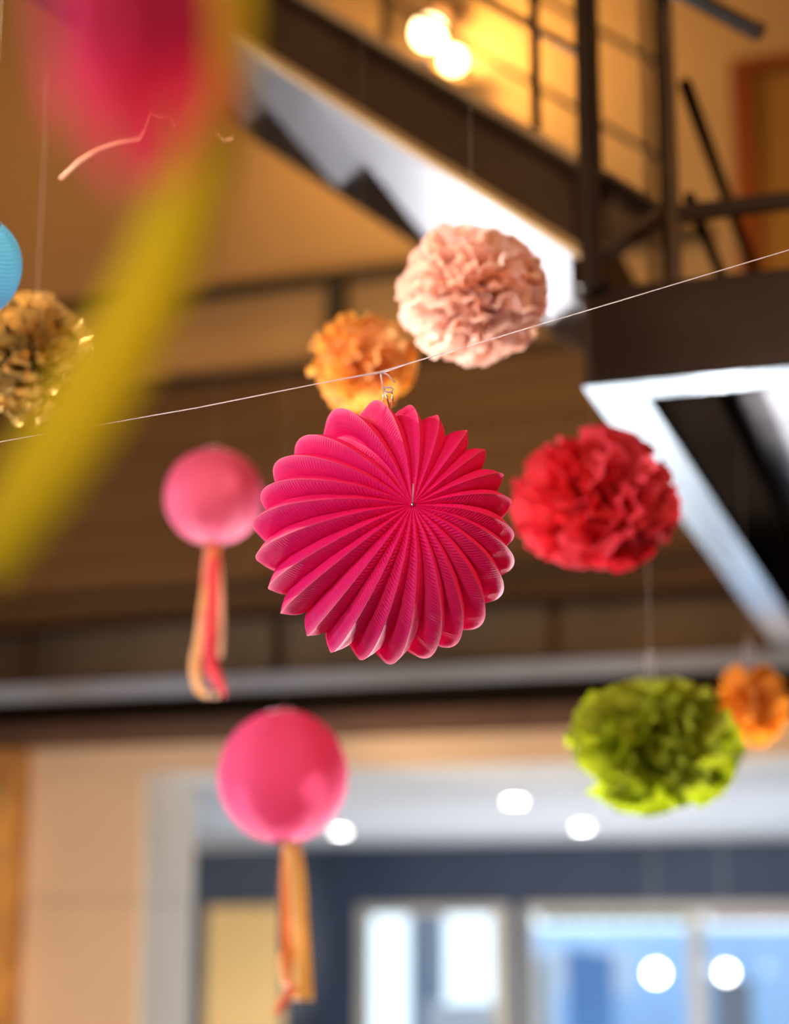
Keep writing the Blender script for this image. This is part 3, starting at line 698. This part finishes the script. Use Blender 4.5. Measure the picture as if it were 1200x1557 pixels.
ribbon(t, 'ribbon', [(322, 826), (320, 870), (313, 920), (305, 970), (296, 1010), (302, 1046), (318, 1056)], [14, 20, 22, 18, 16, 16, 12], D, M['r_gold'], .6, .01, 'golden ribbon')
ribbon(t, 'ribbon', [(324, 826), (322, 860), (318, 900), (314, 940), (312, 965)], [20, 26, 26, 20, 12], D, M['r_orange'], .3, 0, 'orange ribbon')
ribbon(t, 'ribbon', [(326, 826), (324, 880), (322, 940), (318, 985), (322, 1015), (334, 1040), (343, 1056)], [16, 20, 20, 24, 26, 22, 14], D, M['r_red'], .8, -.01, 'red ribbon')
ribbon(t, 'ribbon', [(330, 826), (335, 880), (337, 940), (335, 1000)], [4, 7, 8, 7], D, M['r_cream'], .3, .02, 'narrow cream ribbon')
G().sphere(PD(328, 1056, D), .007).o('bead', M['r_cream'], t, True)
t, c, r_ = round_lantern('round_paper_lantern', 'rose pink round paper lantern with yellow ribbon tail above the plywood panel', 430, 1180, 101, 3.5, M['pinkpaper'], oblate=1.0)
D = 3.5
ribbon(t, 'ribbon', [(444, 1276), (452, 1330), (456, 1400), (459, 1460), (461, 1520)], [22, 26, 27, 29, 32], D, M['r_yellow'], .2, 0, 'broad pale yellow ribbon')
ribbon(t, 'ribbon', [(438, 1276), (437, 1330), (436, 1400), (434, 1450), (438, 1500)], [16, 18, 18, 24, 14], D, M['r_amber'], .7, .01, 'amber ribbon')
ribbon(t, 'ribbon', [(436, 1276), (427, 1330), (424, 1400), (426, 1450), (436, 1500), (440, 1520)], [4, 6, 7, 8, 12, 12], D, M['r_brown'], .5, .02, 'narrow brown ribbon')
ribbon(t, 'ribbon', [(446, 1500), (436, 1516), (426, 1530), (420, 1542)], [12, 16, 14, 8], D, M['r_orange'], .9, .0, 'orange ribbon tip')
round_lantern('round_paper_lantern', 'sky blue ribbed paper lantern cut off by the left edge', -52, 402, 86, 2.3, M['bluepaper'], ribs=34, tilt=(.5, .7), amp=.014)

# ------------------------------------------------------------------ very near streamers and curly ribbon
ys = thing('crepe_streamer', 'blurred olive yellow crepe streamer curving down very close on the left', 'streamer', PD(322, 0, .76))
ribbon(ys, 'crepe_band', [(335, -160), (322, 0), (312, 120), (292, 260), (232, 430), (140, 600), (50, 740), (-30, 860)], [128, 130, 130, 116, 122, 134, 126, 96], .76, M['yellowstream'], .2)
q = PD(335, -158, .76); G().tube([q, Vector((q.x, q.y, ROOF - .002))], .0004, 6).o('hanging_thread', M['faint'], ys)
pk = thing('pink_tassel', 'blurred hot pink crepe tassel very close at the top left', 'streamer', PD(200, 0, .55))
for i, (x, w_, yb_) in enumerate(((105, 70, 190), (170, 90, 270), (240, 95, 280), (300, 70, 190))):
    ribbon(pk, 'crepe_strip', [(x * .5 + 95, -170), (x, -30), (x + 6, 90), (x + 14, yb_)], [30, w_, w_, w_ * .5], .55, M['pinkstream'], .35, .012 * i)
q = PD(190, -168, .57); G().tube([q, Vector((q.x, q.y, ROOF - .002))], .0004, 6).o('hanging_thread', M['faint'], pk)
cu = []
pts = [(92, 272), (120, 245), (150, 226), (185, 214), (212, 210), (224, 190), (230, 168), (245, 178), (262, 172), (268, 194), (284, 184), (300, 204), (318, 196), (338, 212), (352, 210)]
cu = [PD(x, y, 2.5 + .01 * math.sin(i * 2)) for i, (x, y) in enumerate(pts)]
cr2 = props(G().tube(cu, .0024, 6).o('curling_ribbon', M['r_pink'], None, True), 'thin peach curling ribbon blurred behind the pink tassel', 'ribbon')
hang_thread(cu[6], cr2)
